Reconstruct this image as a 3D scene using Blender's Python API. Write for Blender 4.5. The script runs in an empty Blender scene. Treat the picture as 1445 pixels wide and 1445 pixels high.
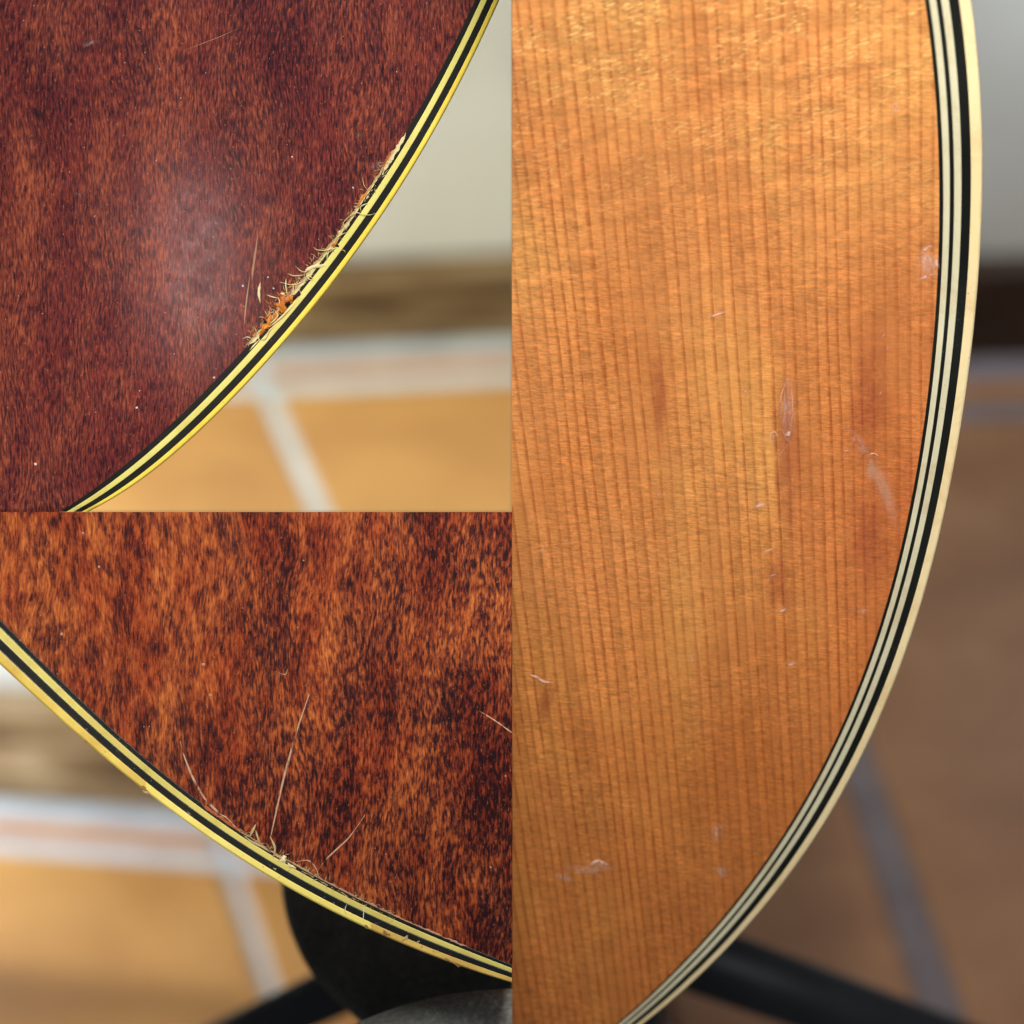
import bpy, math, random
from mathutils import Vector, Matrix
random.seed(7)
R = math.radians

# ------------------------------------------------------------------ camera
PITCH = R(22.0)
FOC = 0.50                    # distance to the plane of the guitars
S = 0.200 / 1445.0            # metres per photo pixel in that plane
CAM = Vector((0, 0, 1.0))
FWD = Vector((0, math.cos(PITCH), -math.sin(PITCH)))
UP = Vector((0, math.sin(PITCH), math.cos(PITCH)))
RT = Vector((1, 0, 0))
sc = bpy.context.scene
cd = bpy.data.cameras.new('camera')
cam = bpy.data.objects.new('camera', cd)
sc.collection.objects.link(cam)
cam.location = CAM
cam.rotation_euler = (math.pi/2 - PITCH, 0, 0)
cd.sensor_width = 36
cd.lens = 36 * FOC / 0.200
cd.clip_start = 0.02
cd.clip_end = 50
cd.dof.use_dof = True
cd.dof.focus_distance = FOC
cd.dof.aperture_fstop = 10.5
sc.camera = cam

w = bpy.data.worlds.new('World'); sc.world = w; w.use_nodes = True
w.node_tree.nodes['Background'].inputs['Color'].default_value = (0.86, 0.90, 1.0, 1)
w.node_tree.nodes['Background'].inputs['Strength'].default_value = 0.09
sc.view_settings.view_transform = 'Standard'
sc.view_settings.look = 'None'
sc.view_settings.exposure = 0
sc.view_settings.gamma = 1
sc.cycles.use_denoising = True

def C(x, y, d):               # camera axes -> world
    return CAM + RT*x + UP*y + FWD*d
def ray(px, py):
    return (RT*((px-722.5)*S) + UP*(-(py-722.5)*S) + FWD*FOC)
def PX(px, py, d):            # photo pixel at depth d
    return CAM + ray(px, py)*(d/FOC)

def area(name, loc, target, size, power, col=(1, 1, 1), size_y=None):
    l = bpy.data.lights.new(name, 'AREA')
    l.energy = power; l.color = col; l.size = size
    if size_y: l.shape = 'RECTANGLE'; l.size_y = size_y
    o = bpy.data.objects.new(name, l)
    sc.collection.objects.link(o)
    o.location = loc
    o.rotation_euler = (Vector(target)-Vector(loc)).to_track_quat('-Z', 'Y').to_euler()
    return o

# added, unseen lights in front of the guitars
area('added_key_light', C(0.005, 0.37, -0.05), C(-0.01, 0.06, 0.5), 0.22, 0.26, (1.0, 0.97, 0.94)).data.spread = R(48)  # added key light; stands for no known window
area('added_top_light', C(0.05, 0.29, 0.21), C(0.08, 0.08, 0.46), 0.10, 1.05, (1.0, 0.93, 0.84))  # added to brighten the upper spruce
_l = bpy.data.lights.new('top_spot', 'SPOT'); _l.energy = 5.6; _l.color = (1.0, 0.95, 0.88)
_l.spot_size = R(25); _l.spot_blend = 1.0; _l.shadow_soft_size = 0.03  # added cone: brightens the upper soundboard, fades out below
_o = bpy.data.objects.new('top_spot', _l); sc.collection.objects.link(_o)
_o.location = C(0.12, 0.25, 0.0)
_o.rotation_euler = (C(0.085, 0.042, 0.49)-_o.location).to_track_quat('-Z', 'Y').to_euler()
_l = bpy.data.lights.new('left_spot', 'SPOT'); _l.energy = 5.0; _l.color = (1.0, 0.92, 0.80)
_l.spot_size = R(20); _l.spot_blend = 1.0; _l.shadow_soft_size = 0.03  # added to brighten the left of the orange back
_o = bpy.data.objects.new('left_spot', _l); sc.collection.objects.link(_o)
_o.location = C(-0.34, -0.22, 0.05)
_o.rotation_euler = (C(-0.078, -0.026, 0.5)-_o.location).to_track_quat('-Z', 'Y').to_euler()
area('soft_fill', C(0.5, 0.1, -0.1), C(0, 0, 0.5), 0.4, 0.5, (0.9, 0.95, 1.0))
# added, unseen lights for the bays behind them
area('added_bay_light', C(-0.42, 0.76, 1.35), PX(500, 520, 1.9), 0.10, 3.3, (0.97, 1.0, 0.84))
area('added_side_light', C(-0.58, 0.35, 1.45), PX(560, 480, 1.9), 0.16, 3.0, (0.97, 1.0, 0.88))  # added for the upper left bay only
area('added_cool_light', C(0.60, 0.62, 1.70), PX(1400, -20, 2.0), 0.16, 0.52, (0.84, 0.91, 1.0)).data.spread = R(80)  # added to brighten the right wall
area('low_fill', C(-0.62, -0.06, 1.50), PX(120, 1400, 1.5), 0.10, 0.8, (1.0, 0.93, 0.82))
_l = bpy.data.lights.new('low_spot', 'SPOT'); _l.energy = 25; _l.color = (0.82, 0.92, 1.0)
_l.spot_size = R(58); _l.spot_blend = 0.12; _l.shadow_soft_size = 0.02  # added; its cone edge stands in for a shadow edge on the tiles
_o = bpy.data.objects.new('low_spot', _l); sc.collection.objects.link(_o)
_o.location = (-0.85, 1.60, 0.30)
_o.rotation_euler = (Vector((-0.15, 1.86, 0.06))-_o.location).to_track_quat('-Z', 'Y').to_euler()

# ------------------------------------------------------------------ object helpers
COL = sc.collection
def link(name, verts, faces, mat, parent=None, uvs=None, smooth=False, kind=None, label=None):
    me = bpy.data.meshes.new(name)
    me.from_pydata([tuple(v) for v in verts], [], faces)
    me.validate(); me.update()
    if uvs is not None:
        l = me.uv_layers.new(name='UVMap')
        for lp in me.loops:
            l.data[lp.index].uv = uvs[lp.vertex_index]
    if smooth:
        for p in me.polygons: p.use_smooth = True
    if mat: me.materials.append(mat)
    o = bpy.data.objects.new(name, me)
    COL.objects.link(o)
    if parent: o.parent = parent
    if kind: o['kind'] = kind
    if label: o['label'] = label
    return o
def empty(name, mtx, label=None, cat=None, group=None, kind=None):
    o = bpy.data.objects.new(name, None)
    COL.objects.link(o)
    o.matrix_world = mtx
    o.empty_display_size = 0.05
    if label: o['label'] = label
    if cat: o['category'] = cat
    if group: o['group'] = group
    if kind: o['kind'] = kind
    return o

def clip(o, x, keep_less=True):
    """cut a background piece off at the partition (world plane x)"""
    import bmesh
    bpy.context.view_layer.update()
    mw = o.matrix_world; inv = mw.inverted()
    bm = bmesh.new(); bm.from_mesh(o.data)
    co = inv @ Vector((x, 0, 0)); no = (mw.to_3x3().inverted() @ Vector((1 if keep_less else -1, 0, 0))).normalized()
    res = bmesh.ops.bisect_plane(bm, geom=bm.verts[:]+bm.edges[:]+bm.faces[:], plane_co=co, plane_no=no, clear_outer=True, clear_inner=False)
    ed = [e for e in res['geom_cut'] if isinstance(e, bmesh.types.BMEdge)]
    if ed: bmesh.ops.holes_fill(bm, edges=ed)
    n = len(bm.faces); bm.to_mesh(o.data); bm.free()
    if n == 0: bpy.data.objects.remove(o)

# ------------------------------------------------------------------ materials
def lin(r, g, b):
    f = lambda c: (c/255/12.92) if c/255 <= 0.04045 else ((c/255+0.055)/1.055)**2.4
    return (f(r), f(g), f(b), 1)
class M:
    def __init__(s, name, rough=0.5, spec=0.5, coat=0.0, coat_rough=0.1):
        s.m = bpy.data.materials.new(name); s.m.use_nodes = True
        s.t = s.m.node_tree; s.b = s.t.nodes['Principled BSDF']
        s.b.inputs['Roughness'].default_value = rough
        s.b.inputs['Specular IOR Level'].default_value = spec
        s.b.inputs['Coat Weight'].default_value = coat
        s.b.inputs['Coat Roughness'].default_value = coat_rough
    def n(s, typ, **k):
        nd = s.t.nodes.new(typ)
        for a, v in k.items(): setattr(nd, a, v)
        return nd
    def put(s, sock, v):
        if hasattr(v, 'is_linked') or isinstance(v, bpy.types.NodeSocket): s.t.links.new(v, sock)
        else: sock.default_value = v
    def uv(s): return s.n('ShaderNodeUVMap').outputs[0]
    def obj(s): return s.n('ShaderNodeTexCoord').outputs['Object']
    def mapping(s, v, scale=(1, 1, 1), loc=(0, 0, 0), rot=0.0):
        nd = s.n('ShaderNodeMapping'); s.put(nd.inputs[0], v)
        nd.inputs['Location'].default_value = loc
        nd.inputs['Rotation'].default_value = (0, 0, rot)
        nd.inputs['Scale'].default_value = scale
        return nd.outputs[0]
    def noise(s, v, sc_=1.0, det=2, rgh=0.5, dist=0.0):
        nd = s.n('ShaderNodeTexNoise'); s.put(nd.inputs['Vector'], v)
        nd.inputs['Scale'].default_value = sc_; nd.inputs['Detail'].default_value = det
        nd.inputs['Roughness'].default_value = rgh; nd.inputs['Distortion'].default_value = dist
        return nd.outputs[0]
    def an(s, v, sx, sy, det=2, rgh=0.5, dist=0.0, rot=0.0, off=0.0):
        r = s.mapping(v, (1, 1, 1), (off, off*1.7, off*0.3), rot)
        return s.noise(s.mapping(r, (sx, sy, 1)), 1.0, det, rgh, dist)
    def math(s, op, a, b=0.0, c=0.0, clamp=False):
        nd = s.n('ShaderNodeMath', operation=op, use_clamp=clamp)
        s.put(nd.inputs[0], a); s.put(nd.inputs[1], b)
        if op in ('MULTIPLY_ADD', 'SMOOTH_MIN'): s.put(nd.inputs[2], c)
        return nd.outputs[0]
    def sep(s, v):
        nd = s.n('ShaderNodeSeparateXYZ'); s.put(nd.inputs[0], v); return nd.outputs
    def comb(s, x, y, z=0.0):
        nd = s.n('ShaderNodeCombineXYZ')
        s.put(nd.inputs[0], x); s.put(nd.inputs[1], y); s.put(nd.inputs[2], z); return nd.outputs[0]
    def ramp(s, f, stops):
        nd = s.n('ShaderNodeValToRGB'); s.put(nd.inputs[0], f)
        e = nd.color_ramp.elements
        while len(e) < len(stops): e.new(0.5)
        for i, (p, c) in enumerate(stops):
            e[i].position = p; e[i].color = c if len(c) == 4 else (*c, 1)
        return nd.outputs[0]
    def rng(s, f, a, b, c=0.0, d=1.0):
        nd = s.n('ShaderNodeMapRange', interpolation_type='SMOOTHSTEP'); s.put(nd.inputs[0], f)
        for i, v in enumerate((a, b, c, d)): nd.inputs[i+1].default_value = v
        return nd.outputs[0]
    def mix(s, f, a, b, mode='MIX'):
        nd = s.n('ShaderNodeMix', data_type='RGBA', blend_type=mode)
        s.put(nd.inputs[0], f); s.put(nd.inputs[6], a); s.put(nd.inputs[7], b)
        return nd.outputs[2]
    def col(s, c): s.put(s.b.inputs['Base Color'], c); return s
    def rough(s, c): s.put(s.b.inputs['Roughness'], c); return s
    def bump(s, h, st=0.2, d=0.001, coat=False):
        nd = s.n('ShaderNodeBump'); nd.inputs['Strength'].default_value = st
        nd.inputs['Distance'].default_value = d; s.put(nd.inputs['Height'], h)
        s.t.links.new(nd.outputs[0], s.b.inputs['Normal'])
        if coat: s.t.links.new(nd.outputs[0], s.b.inputs['Coat Normal'])
        return s

G = lambda v: (v, v, v, 1)
def stained_wood(name, pal, fx, fy, fx2, fy2, off, kb=0.5, km=0.6, kf=1.7, kp=1.2, tint=None, side=0.0):
    """stained back wood; uv unit is 100 photo pixels (about 14 mm)
    kb, km, kf, kp: weight of broad stain, patches, flecks and fine pores"""
    m = M(name, 0.42, 0.12, 0.5, 0.12)
    uv = m.uv()
    wob = m.noise(m.mapping(uv, (0.9, 0.4, 1)), 1.0, 2)
    x, y, _ = m.sep(uv)
    x0 = x
    x = m.math('ADD', x, m.math('MULTIPLY', m.math('SUBTRACT', wob, 0.5), 0.40))
    v = m.comb(x, y)
    big = m.an(v, 0.75, 0.38, 3, 0.5, 0.2, 0.0, off)
    med = m.an(v, 3.4, 0.9, 4, 0.6, 0.0, R(5), off+3)
    fl1 = m.an(v, fx, fy, 4, 0.6, 0.0, R(-6), off+7)
    fl2 = m.an(v, fx2, fy2, 3, 0.6, 0.0, R(2), off+11)
    fl1 = m.math('MULTIPLY_ADD', m.rng(fl1, 0.36, 0.62), 0.44, 0.28)
    fl2 = m.math('MULTIPLY_ADD', m.rng(fl2, 0.36, 0.62), 0.44, 0.28)
    drift = m.an(v, 0.7, 0.5, 2, 0.5, 0.2, 0, off+20)
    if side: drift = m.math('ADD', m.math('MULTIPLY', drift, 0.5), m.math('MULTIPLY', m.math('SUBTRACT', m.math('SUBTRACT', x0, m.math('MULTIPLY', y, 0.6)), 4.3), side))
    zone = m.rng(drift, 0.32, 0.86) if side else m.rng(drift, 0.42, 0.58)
    nd = m.n('ShaderNodeMix', data_type='FLOAT')
    m.put(nd.inputs[0], zone); m.put(nd.inputs[2], fl1); m.put(nd.inputs[3], fl2)
    fl = nd.outputs[0]
    fine = m.an(v, 40, 6.5, 2, 0.6, 0.0, 0, off+15)
    pore = m.rng(m.an(v, 58, 3.4, 1, 0.5, 0.0, 0, off+17), 0.56, 0.70)
    def term(a, k): return m.math('MULTIPLY', m.math('SUBTRACT', a, 0.5), k)
    t = m.math('ADD', term(big, kb), term(med, km))
    t = m.math('ADD', t, term(fl, kf))
    t = m.math('ADD', t, term(fine, kp))
    t = m.math('SUBTRACT', t, m.math('MULTIPLY', pore, 0.11*kp))
    if side: t = m.math('SUBTRACT', t, m.math('MULTIPLY', zone, 0.19))  # darker to the lower right: stain, plus light falloff put into the colour
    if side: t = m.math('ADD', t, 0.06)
    t = m.math('ADD', t, 0.5)
    c = m.ramp(t, pal)
    hue = m.rng(m.an(v, 1.4, 0.5, 3, 0.55, 0.1, 0, off+31), 0.38, 0.62)
    c = m.mix(m.math('MULTIPLY', hue, 0.7), c, m.mix(1.0, c, tint or lin(208, 168, 205), 'MULTIPLY'))
    gl = m.math('MULTIPLY', m.rng(m.an(v, 34, 13, 2, 0.6, 0, 0, off+41), 0.62, 0.72), 0.38)
    c = m.mix(gl, c, lin(206, 116, 66))
    m.col(c)
    m.bump(m.math('ADD', m.math('MULTIPLY', fine, 0.6), m.math('MULTIPLY', pore, -0.6)), 0.09, 0.0004)
    m.rough(m.rng(fl, 0.3, 0.7, 0.46, 0.36))
    # fine rubbing swirls in the lacquer
    m.put(m.b.inputs['Coat Roughness'], m.rng(m.noise(uv, 2.2, 5, 0.7, 1.5), 0.35, 0.65, 0.12, 0.17))
    return m.m

PAL_TL = [(0.08, lin(32, 16, 24)), (0.32, lin(74, 31, 33)), (0.50, lin(106, 48, 41)), (0.68, lin(136, 65, 47)), (0.94, lin(168, 92, 58))]
PAL_BL = [(0.08, lin(40, 14, 20)), (0.28, lin(80, 34, 26)), (0.48, lin(132, 62, 34)), (0.68, lin(170, 90, 44)), (0.94, lin(206, 124, 62))]
m_back_tl = stained_wood('stained_back_wood_red', PAL_TL, 16, 4.5, 26, 6.0, 2.0, 0.40, 0.50, 0.42, 1.45, lin(200, 160, 212))
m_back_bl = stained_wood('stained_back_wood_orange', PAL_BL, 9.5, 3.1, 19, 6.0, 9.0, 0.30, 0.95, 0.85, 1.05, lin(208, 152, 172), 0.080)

def spruce():
    m = M('aged_spruce', 0.40, 0.4, 0.55, 0.16)
    uv = m.uv()                       # u: across the grain (growth rings 0.21 apart), v: along
    x, y, _ = m.sep(uv)
    # uneven ring spacing
    drift = m.noise(m.comb(m.math('MULTIPLY', x, 0.9), m.math('MULTIPLY', y, 0.05)), 1.0, 2)
    wav = m.noise(m.comb(m.math('MULTIPLY', x, 1.6), m.math('MULTIPLY', y, 0.35)), 1.0, 3)
    r = m.math('MULTIPLY', x, 1/0.178)
    r = m.math('ADD', r, m.math('MULTIPLY', drift, 1.3))
    r = m.math('ADD', r, m.math('MULTIPLY', wav, 0.6))
    fr = m.math('FRACT', r)
    ring = m.math('FLOOR', r)
    wn = m.n('ShaderNodeTexWhiteNoise', noise_dimensions='1D'); m.put(wn.inputs['W'], ring)
    per = wn.outputs[0]
    # latewood line: ramps up slowly, ends sharply
    late = m.math('MULTIPLY', m.rng(fr, 0.48, 0.86), m.rng(fr, 1.0, 0.88))
    late = m.math('MULTIPLY', late, m.math('MULTIPLY_ADD', per, 0.45, 0.50))
    brk = m.rng(m.an(uv, 5, 6.0, 4, 0.7, 0, 0, 5), 0.34, 0.60, 0.35, 1.0)
    late = m.math('MULTIPLY', late, brk)
    base = m.ramp(m.an(uv, 0.5, 0.35, 3, 0.5, 0.3, 0, 1),
                  [(0.35, lin(204, 129, 70)), (0.5, lin(212, 139, 77)), (0.68, lin(224, 156, 86))])
    ringc = m.math('MULTIPLY', m.math('SUBTRACT', per, 0.5), 0.16)
    base = m.mix(1.0, base, m.comb(m.math('ADD', ringc, 1.0), m.math('ADD', ringc, 1.0), m.math('ADD', ringc, 1.0)), 'MULTIPLY')
    c = m.mix(m.math('MULTIPLY', late, 0.82), base, lin(158, 76, 22))
    # redder, warmer band close to the rim
    red = m.n('ShaderNodeVertexColor'); red.layer_name = 'rim'
    c = m.mix(m.math('MULTIPLY', red.outputs[0], 0.62), c, m.mix(1.0, c, lin(250, 196, 190), 'MULTIPLY'))
    # medullary silk: short bright/dark dashes across the grain
    s1 = m.an(uv, 8, 42, 3, 0.68, 0.1, R(-2), 8)
    s2 = m.an(uv, 2.2, 16, 2, 0.6, 0.4, R(-5), 12)
    zone = m.rng(m.an(uv, 0.8, 0.6, 2, 0.5, 0.3, 0, 14), 0.30, 0.60, 0.45, 1.0)
    silk = m.math('ADD', m.math('MULTIPLY', m.math('SUBTRACT', s1, 0.5), 1.6), m.math('MULTIPLY', m.math('SUBTRACT', s2, 0.5), 0.5))
    silk = m.math('MULTIPLY', silk, zone)
    k = m.math('ADD', 1.0, silk)
    c = m.mix(1.0, c, m.comb(k, k, k), 'MULTIPLY')
    curl = m.an(uv, 0.9, 3.6, 3, 0.55, 0.8, R(16), 71)
    kc = m.math('MULTIPLY_ADD', m.math('MULTIPLY', m.math('SUBTRACT', m.rng(curl, 0.36, 0.64), 0.5), m.rng(y, 6.5, 0.0, 0.25, 1.0)), 0.26, 1.0)
    c = m.mix(1.0, c, m.comb(kc, kc, kc), 'MULTIPLY')
    # slanting golden silk flakes on the upper part
    fl = m.an(uv, 8, 36, 2, 0.6, 0.5, R(15), 21)
    flz = m.math('MULTIPLY', m.rng(fl, 0.54, 0.66), m.rng(m.an(uv, 1.5, 1.5, 2, 0.5, 0, 0, 23), 0.38, 0.56))
    top = m.rng(y, 4.2, -0.2)
    c = m.mix(m.math('MULTIPLY', m.math('MULTIPLY', flz, top), 0.80), c, lin(255, 212, 132))
    amb = m.rng(m.math('ADD', m.math('MULTIPLY', y, 0.1), m.an(uv, 0.4, 0.5, 2, 0.5, 0, 0, 61)), 0.85, 1.9)
    c = m.mix(m.math('MULTIPLY', amb, 0.8), c, m.mix(1.0, c, lin(240, 222, 185), 'MULTIPLY'))
    fine = m.an(uv, 60, 3, 2, 0.6, 0, 0, 31)
    kf = m.math('MULTIPLY_ADD', fine, 0.22, 0.89)
    c = m.mix(1.0, c, m.comb(kf, kf, kf), 'MULTIPLY')
    m.col(c)
    m.bump(m.math('ADD', m.math('MULTIPLY', late, -0.3), m.math('MULTIPLY', s1, 0.4)), 0.07, 0.0004)
    return m.m
m_spruce = spruce()

def plastic(name, c1, c2, rough=0.35, speck=None, scl=30):
    m = M(name, rough, 0.4)
    v = m.mapping(m.obj(), (1, 1, 1))
    f = m.noise(v, scl, 4, 0.6)
    c = m.ramp(f, [(0.35, c1), (0.65, c2)])
    if c1[0] > 0.25:
        gr = m.rng(m.noise(v, 75, 5, 0.7, 0.6), 0.48, 0.72)
        c = m.mix(m.math('MULTIPLY', gr, 0.34), c, m.mix(1.0, c, lin(214, 176, 130), 'MULTIPLY'))
        sp = m.rng(m.noise(v, 900, 3, 0.7), 0.66, 0.72)
        c = m.mix(m.math('MULTIPLY', sp, 0.45), c, lin(120, 88, 44))
    if speck:
        g = m.rng(m.noise(v, 1400, 3, 0.7), 0.64, 0.72)
        g2 = m.rng(m.noise(v, 60, 2, 0.5), 0.5, 0.62)
        c = m.mix(m.math('MULTIPLY', m.math('MULTIPLY', g, g2), 0.65), c, speck)
    m.col(c)
    m.bump(m.noise(v, 900, 3), 0.12, 0.0003)
    return m.m
m_black = plastic('black_celluloid', lin(18, 20, 17), lin(30, 32, 28), 0.3, lin(160, 160, 140))
m_yel_in = plastic('yellowed_celluloid', lin(216, 208, 112), lin(232, 224, 134), 0.35)
m_yel_out = plastic('amber_celluloid', lin(236, 212, 82), lin(250, 226, 96), 0.3)
m_yel2_in = plastic('olive_yellow_celluloid', lin(196, 184, 98), lin(222, 208, 112), 0.35)
m_yel2_out = plastic('worn_amber_celluloid', lin(214, 180, 82), lin(238, 214, 104), 0.35, lin(150, 100, 40), 60)
m_cream = plastic('cream_celluloid', lin(212, 206, 172), lin(224, 218, 184), 0.35)
m_ivory = plastic('ivory_celluloid', lin(240, 218, 164), lin(248, 228, 178), 0.3)
m_side = stained_wood('stained_side_wood', PAL_TL, 12, 4, 20, 6, 40.0)
m_fiber = plastic('torn_lacquer', lin(206, 190, 132), lin(238, 226, 172), 0.45)
m_fiber_br = plastic('bruised_lacquer', lin(158, 118, 92), lin(186, 146, 116), 0.45)
m_splinter = plastic('bare_orange_wood', lin(176, 92, 26), lin(226, 146, 50), 0.6, None, 300)
m_fiber_b = plastic('straw_lacquer', lin(164, 140, 92), lin(198, 174, 122), 0.5)
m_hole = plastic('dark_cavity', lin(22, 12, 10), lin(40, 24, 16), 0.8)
m_dust = plastic('dust', lin(220, 205, 200), lin(235, 225, 220), 0.7)
m_scuff_lt = plastic('pale_scratch', lin(222, 176, 150), lin(238, 206, 190), 0.4)
m_worn = plastic('brown_wear', lin(128, 94, 46), lin(158, 120, 62), 0.5)
m_orange_lac = plastic('thin_orange_lacquer', lin(150, 70, 28), lin(178, 92, 40), 0.35, None, 200)

def soft_mark(name, col, strength, scl=160, lo=0.42, hi=0.62):
    """scuffed lacquer film: broken up by noise, thin at its rim (uv.x 0 at the middle, 1 at the rim)"""
    m = M(name, 0.45, 0.5)
    x, y, _ = m.sep(m.uv())
    f = m.rng(x, 1.0, 0.1)
    n = m.rng(m.noise(m.mapping(m.obj(), (1.6, 0.7, 1)), scl*6, 3, 0.65), lo, hi)
    a = m.math('MULTIPLY', m.math('MULTIPLY', f, n), strength)
    m.col(col)
    m.put(m.b.inputs['Alpha'], a)
    return m.m
m_scuff = soft_mark('scuffed_film', lin(240, 204, 184), 0.55)
m_bruise = soft_mark('red_bruise', lin(178, 88, 60), 0.34, 40, 0.2, 0.5)
m_crack = soft_mark('broken_scratch', lin(206, 160, 130), 0.9, 50, 0.36, 0.52)
m_mark = soft_mark('pressed_mark', lin(238, 188, 160), 0.9, 60, 0.30, 0.50)
m_film = soft_mark('pale_film', lin(232, 180, 148), 0.40, 30, 0.22, 0.44)
m_haze_grey = soft_mark('grey_smear', lin(168, 150, 146), 0.5, 120)

# ------------------------------------------------------------------ guitars
def spline(pts, n):
    """Catmull-Rom through pts, n samples per span"""
    P = [Vector((a, b)) for a, b in pts]
    P = [P[0]*2-P[1]] + P + [P[-1]*2-P[-2]]
    out = []
    for i in range(1, len(P)-2):
        for k in range(n):
            t = k/n
            a, b, c, d = P[i-1], P[i], P[i+1], P[i+2]
            out.append(0.5*((2*b)+(c-a)*t+(2*a-5*b+4*c-d)*t*t+(3*b-a-3*c+d)*t**3))
    out.append(P[-2])
    return out

def fit(pts, n, deg=5):
    """smooth rim curve: least-squares polynomial over chord length"""
    import numpy as np
    p = np.array(pts, float)
    t = np.concatenate([[0], np.cumsum(np.hypot(*np.diff(p, axis=0).T))]); t /= t[-1]
    tt = np.linspace(0, 1, n)
    cx, cy = np.polyfit(t, p[:, 0], deg), np.polyfit(t, p[:, 1], deg)
    return [Vector((float(a), float(b))) for a, b in zip(np.polyval(cx, tt), np.polyval(cy, tt))]

class Plate:
    """flat face of a guitar body; photo pixels are dropped onto its plane"""
    def __init__(s, anchor, depth, tilt_x, tilt_y):
        s.o = PX(*anchor, depth)
        n = (-FWD)
        X = RT.copy(); Y = UP.copy()
        rot = Matrix.Rotation(tilt_x, 3, RT) @ Matrix.Rotation(tilt_y, 3, UP)
        s.X, s.Y, s.Z = rot@X, rot@Y, rot@n
        m = Matrix((s.X, s.Y, s.Z)).transposed().to_4x4(); m.translation = s.o
        s.m = m; s.inv = m.inverted()
    def P(s, px, py, h=0.0):
        r = ray(px, py)
        t = (s.o - CAM).dot(s.Z) / r.dot(s.Z)
        q = s.inv @ (CAM + r*t)
        return Vector((q.x, q.y, h))

def ribbon(pl, inner, outer, prof, name, mat, root, uvk=0.01, caps=True, **k):
    """sweep a closed profile of (fraction, height in mm) between the two rim curves"""
    vs, fs, n = [], [], len(prof)
    for a, b in zip(inner, outer):
        for f, h in prof:
            q = a.lerp(b, f)
            vs.append(pl.P(q.x, q.y, h*0.001))
    m = len(inner)
    for i in range(m-1):
        for j in range(n):
            j2 = (j+1) % n
            fs.append((i*n+j, i*n+j2, (i+1)*n+j2, (i+1)*n+j))
    if caps:
        fs.append(tuple(range(n-1, -1, -1))); fs.append(tuple((m-1)*n+j for j in range(n)))
    uvs = [(v.x/(S*100), v.y/(S*100)) for v in vs]
    return link(name, vs, fs, mat, root, uvs, smooth=False, **k)

def strip_profile(f0, f1, top, depth=2.2, bev=0.03):
    return [(f0, -depth), (f1, -depth), (f1, top-0.05), (f1-bev, top), (f0+bev, top), (f0, top-0.05)]

def tube(pl, pts, rad, name, mat, root, sides=6, taper=(0.25, 0.2), flat=1.0, n=6, **k):
    """thin tapering fibre or scratch: pts = (px, py, height mm), rad in mm"""
    xy = spline([(p[0], p[1]) for p in pts], n)
    hh = spline([(i, p[2]) for i, p in enumerate(pts)], n)
    m = len(xy); C_ = [pl.P(q.x, q.y, h.y*0.001) for q, h in zip(xy, hh)]
    vs, fs = [], []
    for i, c in enumerate(C_):
        d = (C_[min(i+1, m-1)]-C_[max(i-1, 0)]).normalized()
        sd = d.cross(Vector((0, 0, 1))).normalized(); up = sd.cross(d)
        t = i/(m-1)
        r = rad*0.001*min(1, taper[0]+(1-taper[0])*t/0.3)*min(1, taper[1]+(1-taper[1])*(1-t)/0.35)
        r *= 0.85+0.3*random.random()
        for j in range(sides):
            a = 2*math.pi*j/sides
            vs.append(c+sd*(math.cos(a)*r)+up*(math.sin(a)*r*flat))
    for i in range(m-1):
        for j in range(sides):
            j2 = (j+1) % sides
            fs.append((i*sides+j, i*sides+j2, (i+1)*sides+j2, (i+1)*sides+j))
    fs.append(tuple(range(sides-1, -1, -1))); fs.append(tuple((m-1)*sides+j for j in range(sides)))
    return link(name, vs, fs, mat, root, None, True, **k)

BLOBN = [0]
def blob(pl, cx, cy, rx, ry, name, mat, root, h=0.12, rot=0.0, rough=0.35, rings=4, seg=18, **k):
    """low irregular mound"""
    BLOBN[0] = (BLOBN[0]+1) % 40; up = BLOBN[0]*0.0012+0.004
    ph = [random.uniform(0, 6.28) for _ in range(4)]
    vs = [pl.P(cx, cy, (h+up)*0.001)]; uvs = [(0, 0)]; fs = []
    for r in range(1, rings+1):
        q = r/rings
        for j in range(seg):
            a = 2*math.pi*j/seg
            w_ = 1+rough*(0.5*math.sin(2*a+ph[0])+0.3*math.sin(3*a+ph[1])+0.35*math.sin(5*a+ph[2])+0.25*math.sin(9*a+ph[3]))*q
            x, y = math.cos(a)*rx*q*w_, math.sin(a)*ry*q*w_
            X = x*math.cos(rot)-y*math.sin(rot); Y = x*math.sin(rot)+y*math.cos(rot)
            hh = h*(1-q*q)*(0.7+0.6*random.random()) + 0.015*(1-q)
            vs.append(pl.P(cx+X, cy+Y, (hh+up if r < rings else up)*0.001)); uvs.append((q, a))
    for j in range(seg): fs.append((0, 1+j, 1+(j+1) % seg))
    for r in range(rings-1):
        for j in range(seg):
            a = 1+r*seg+j; b = 1+r*seg+(j+1) % seg
            fs.append((a, a+seg, b+seg, b))
    return link(name, vs, [f[::-1] for f in fs], mat, root, uvs, True, **k)

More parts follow.
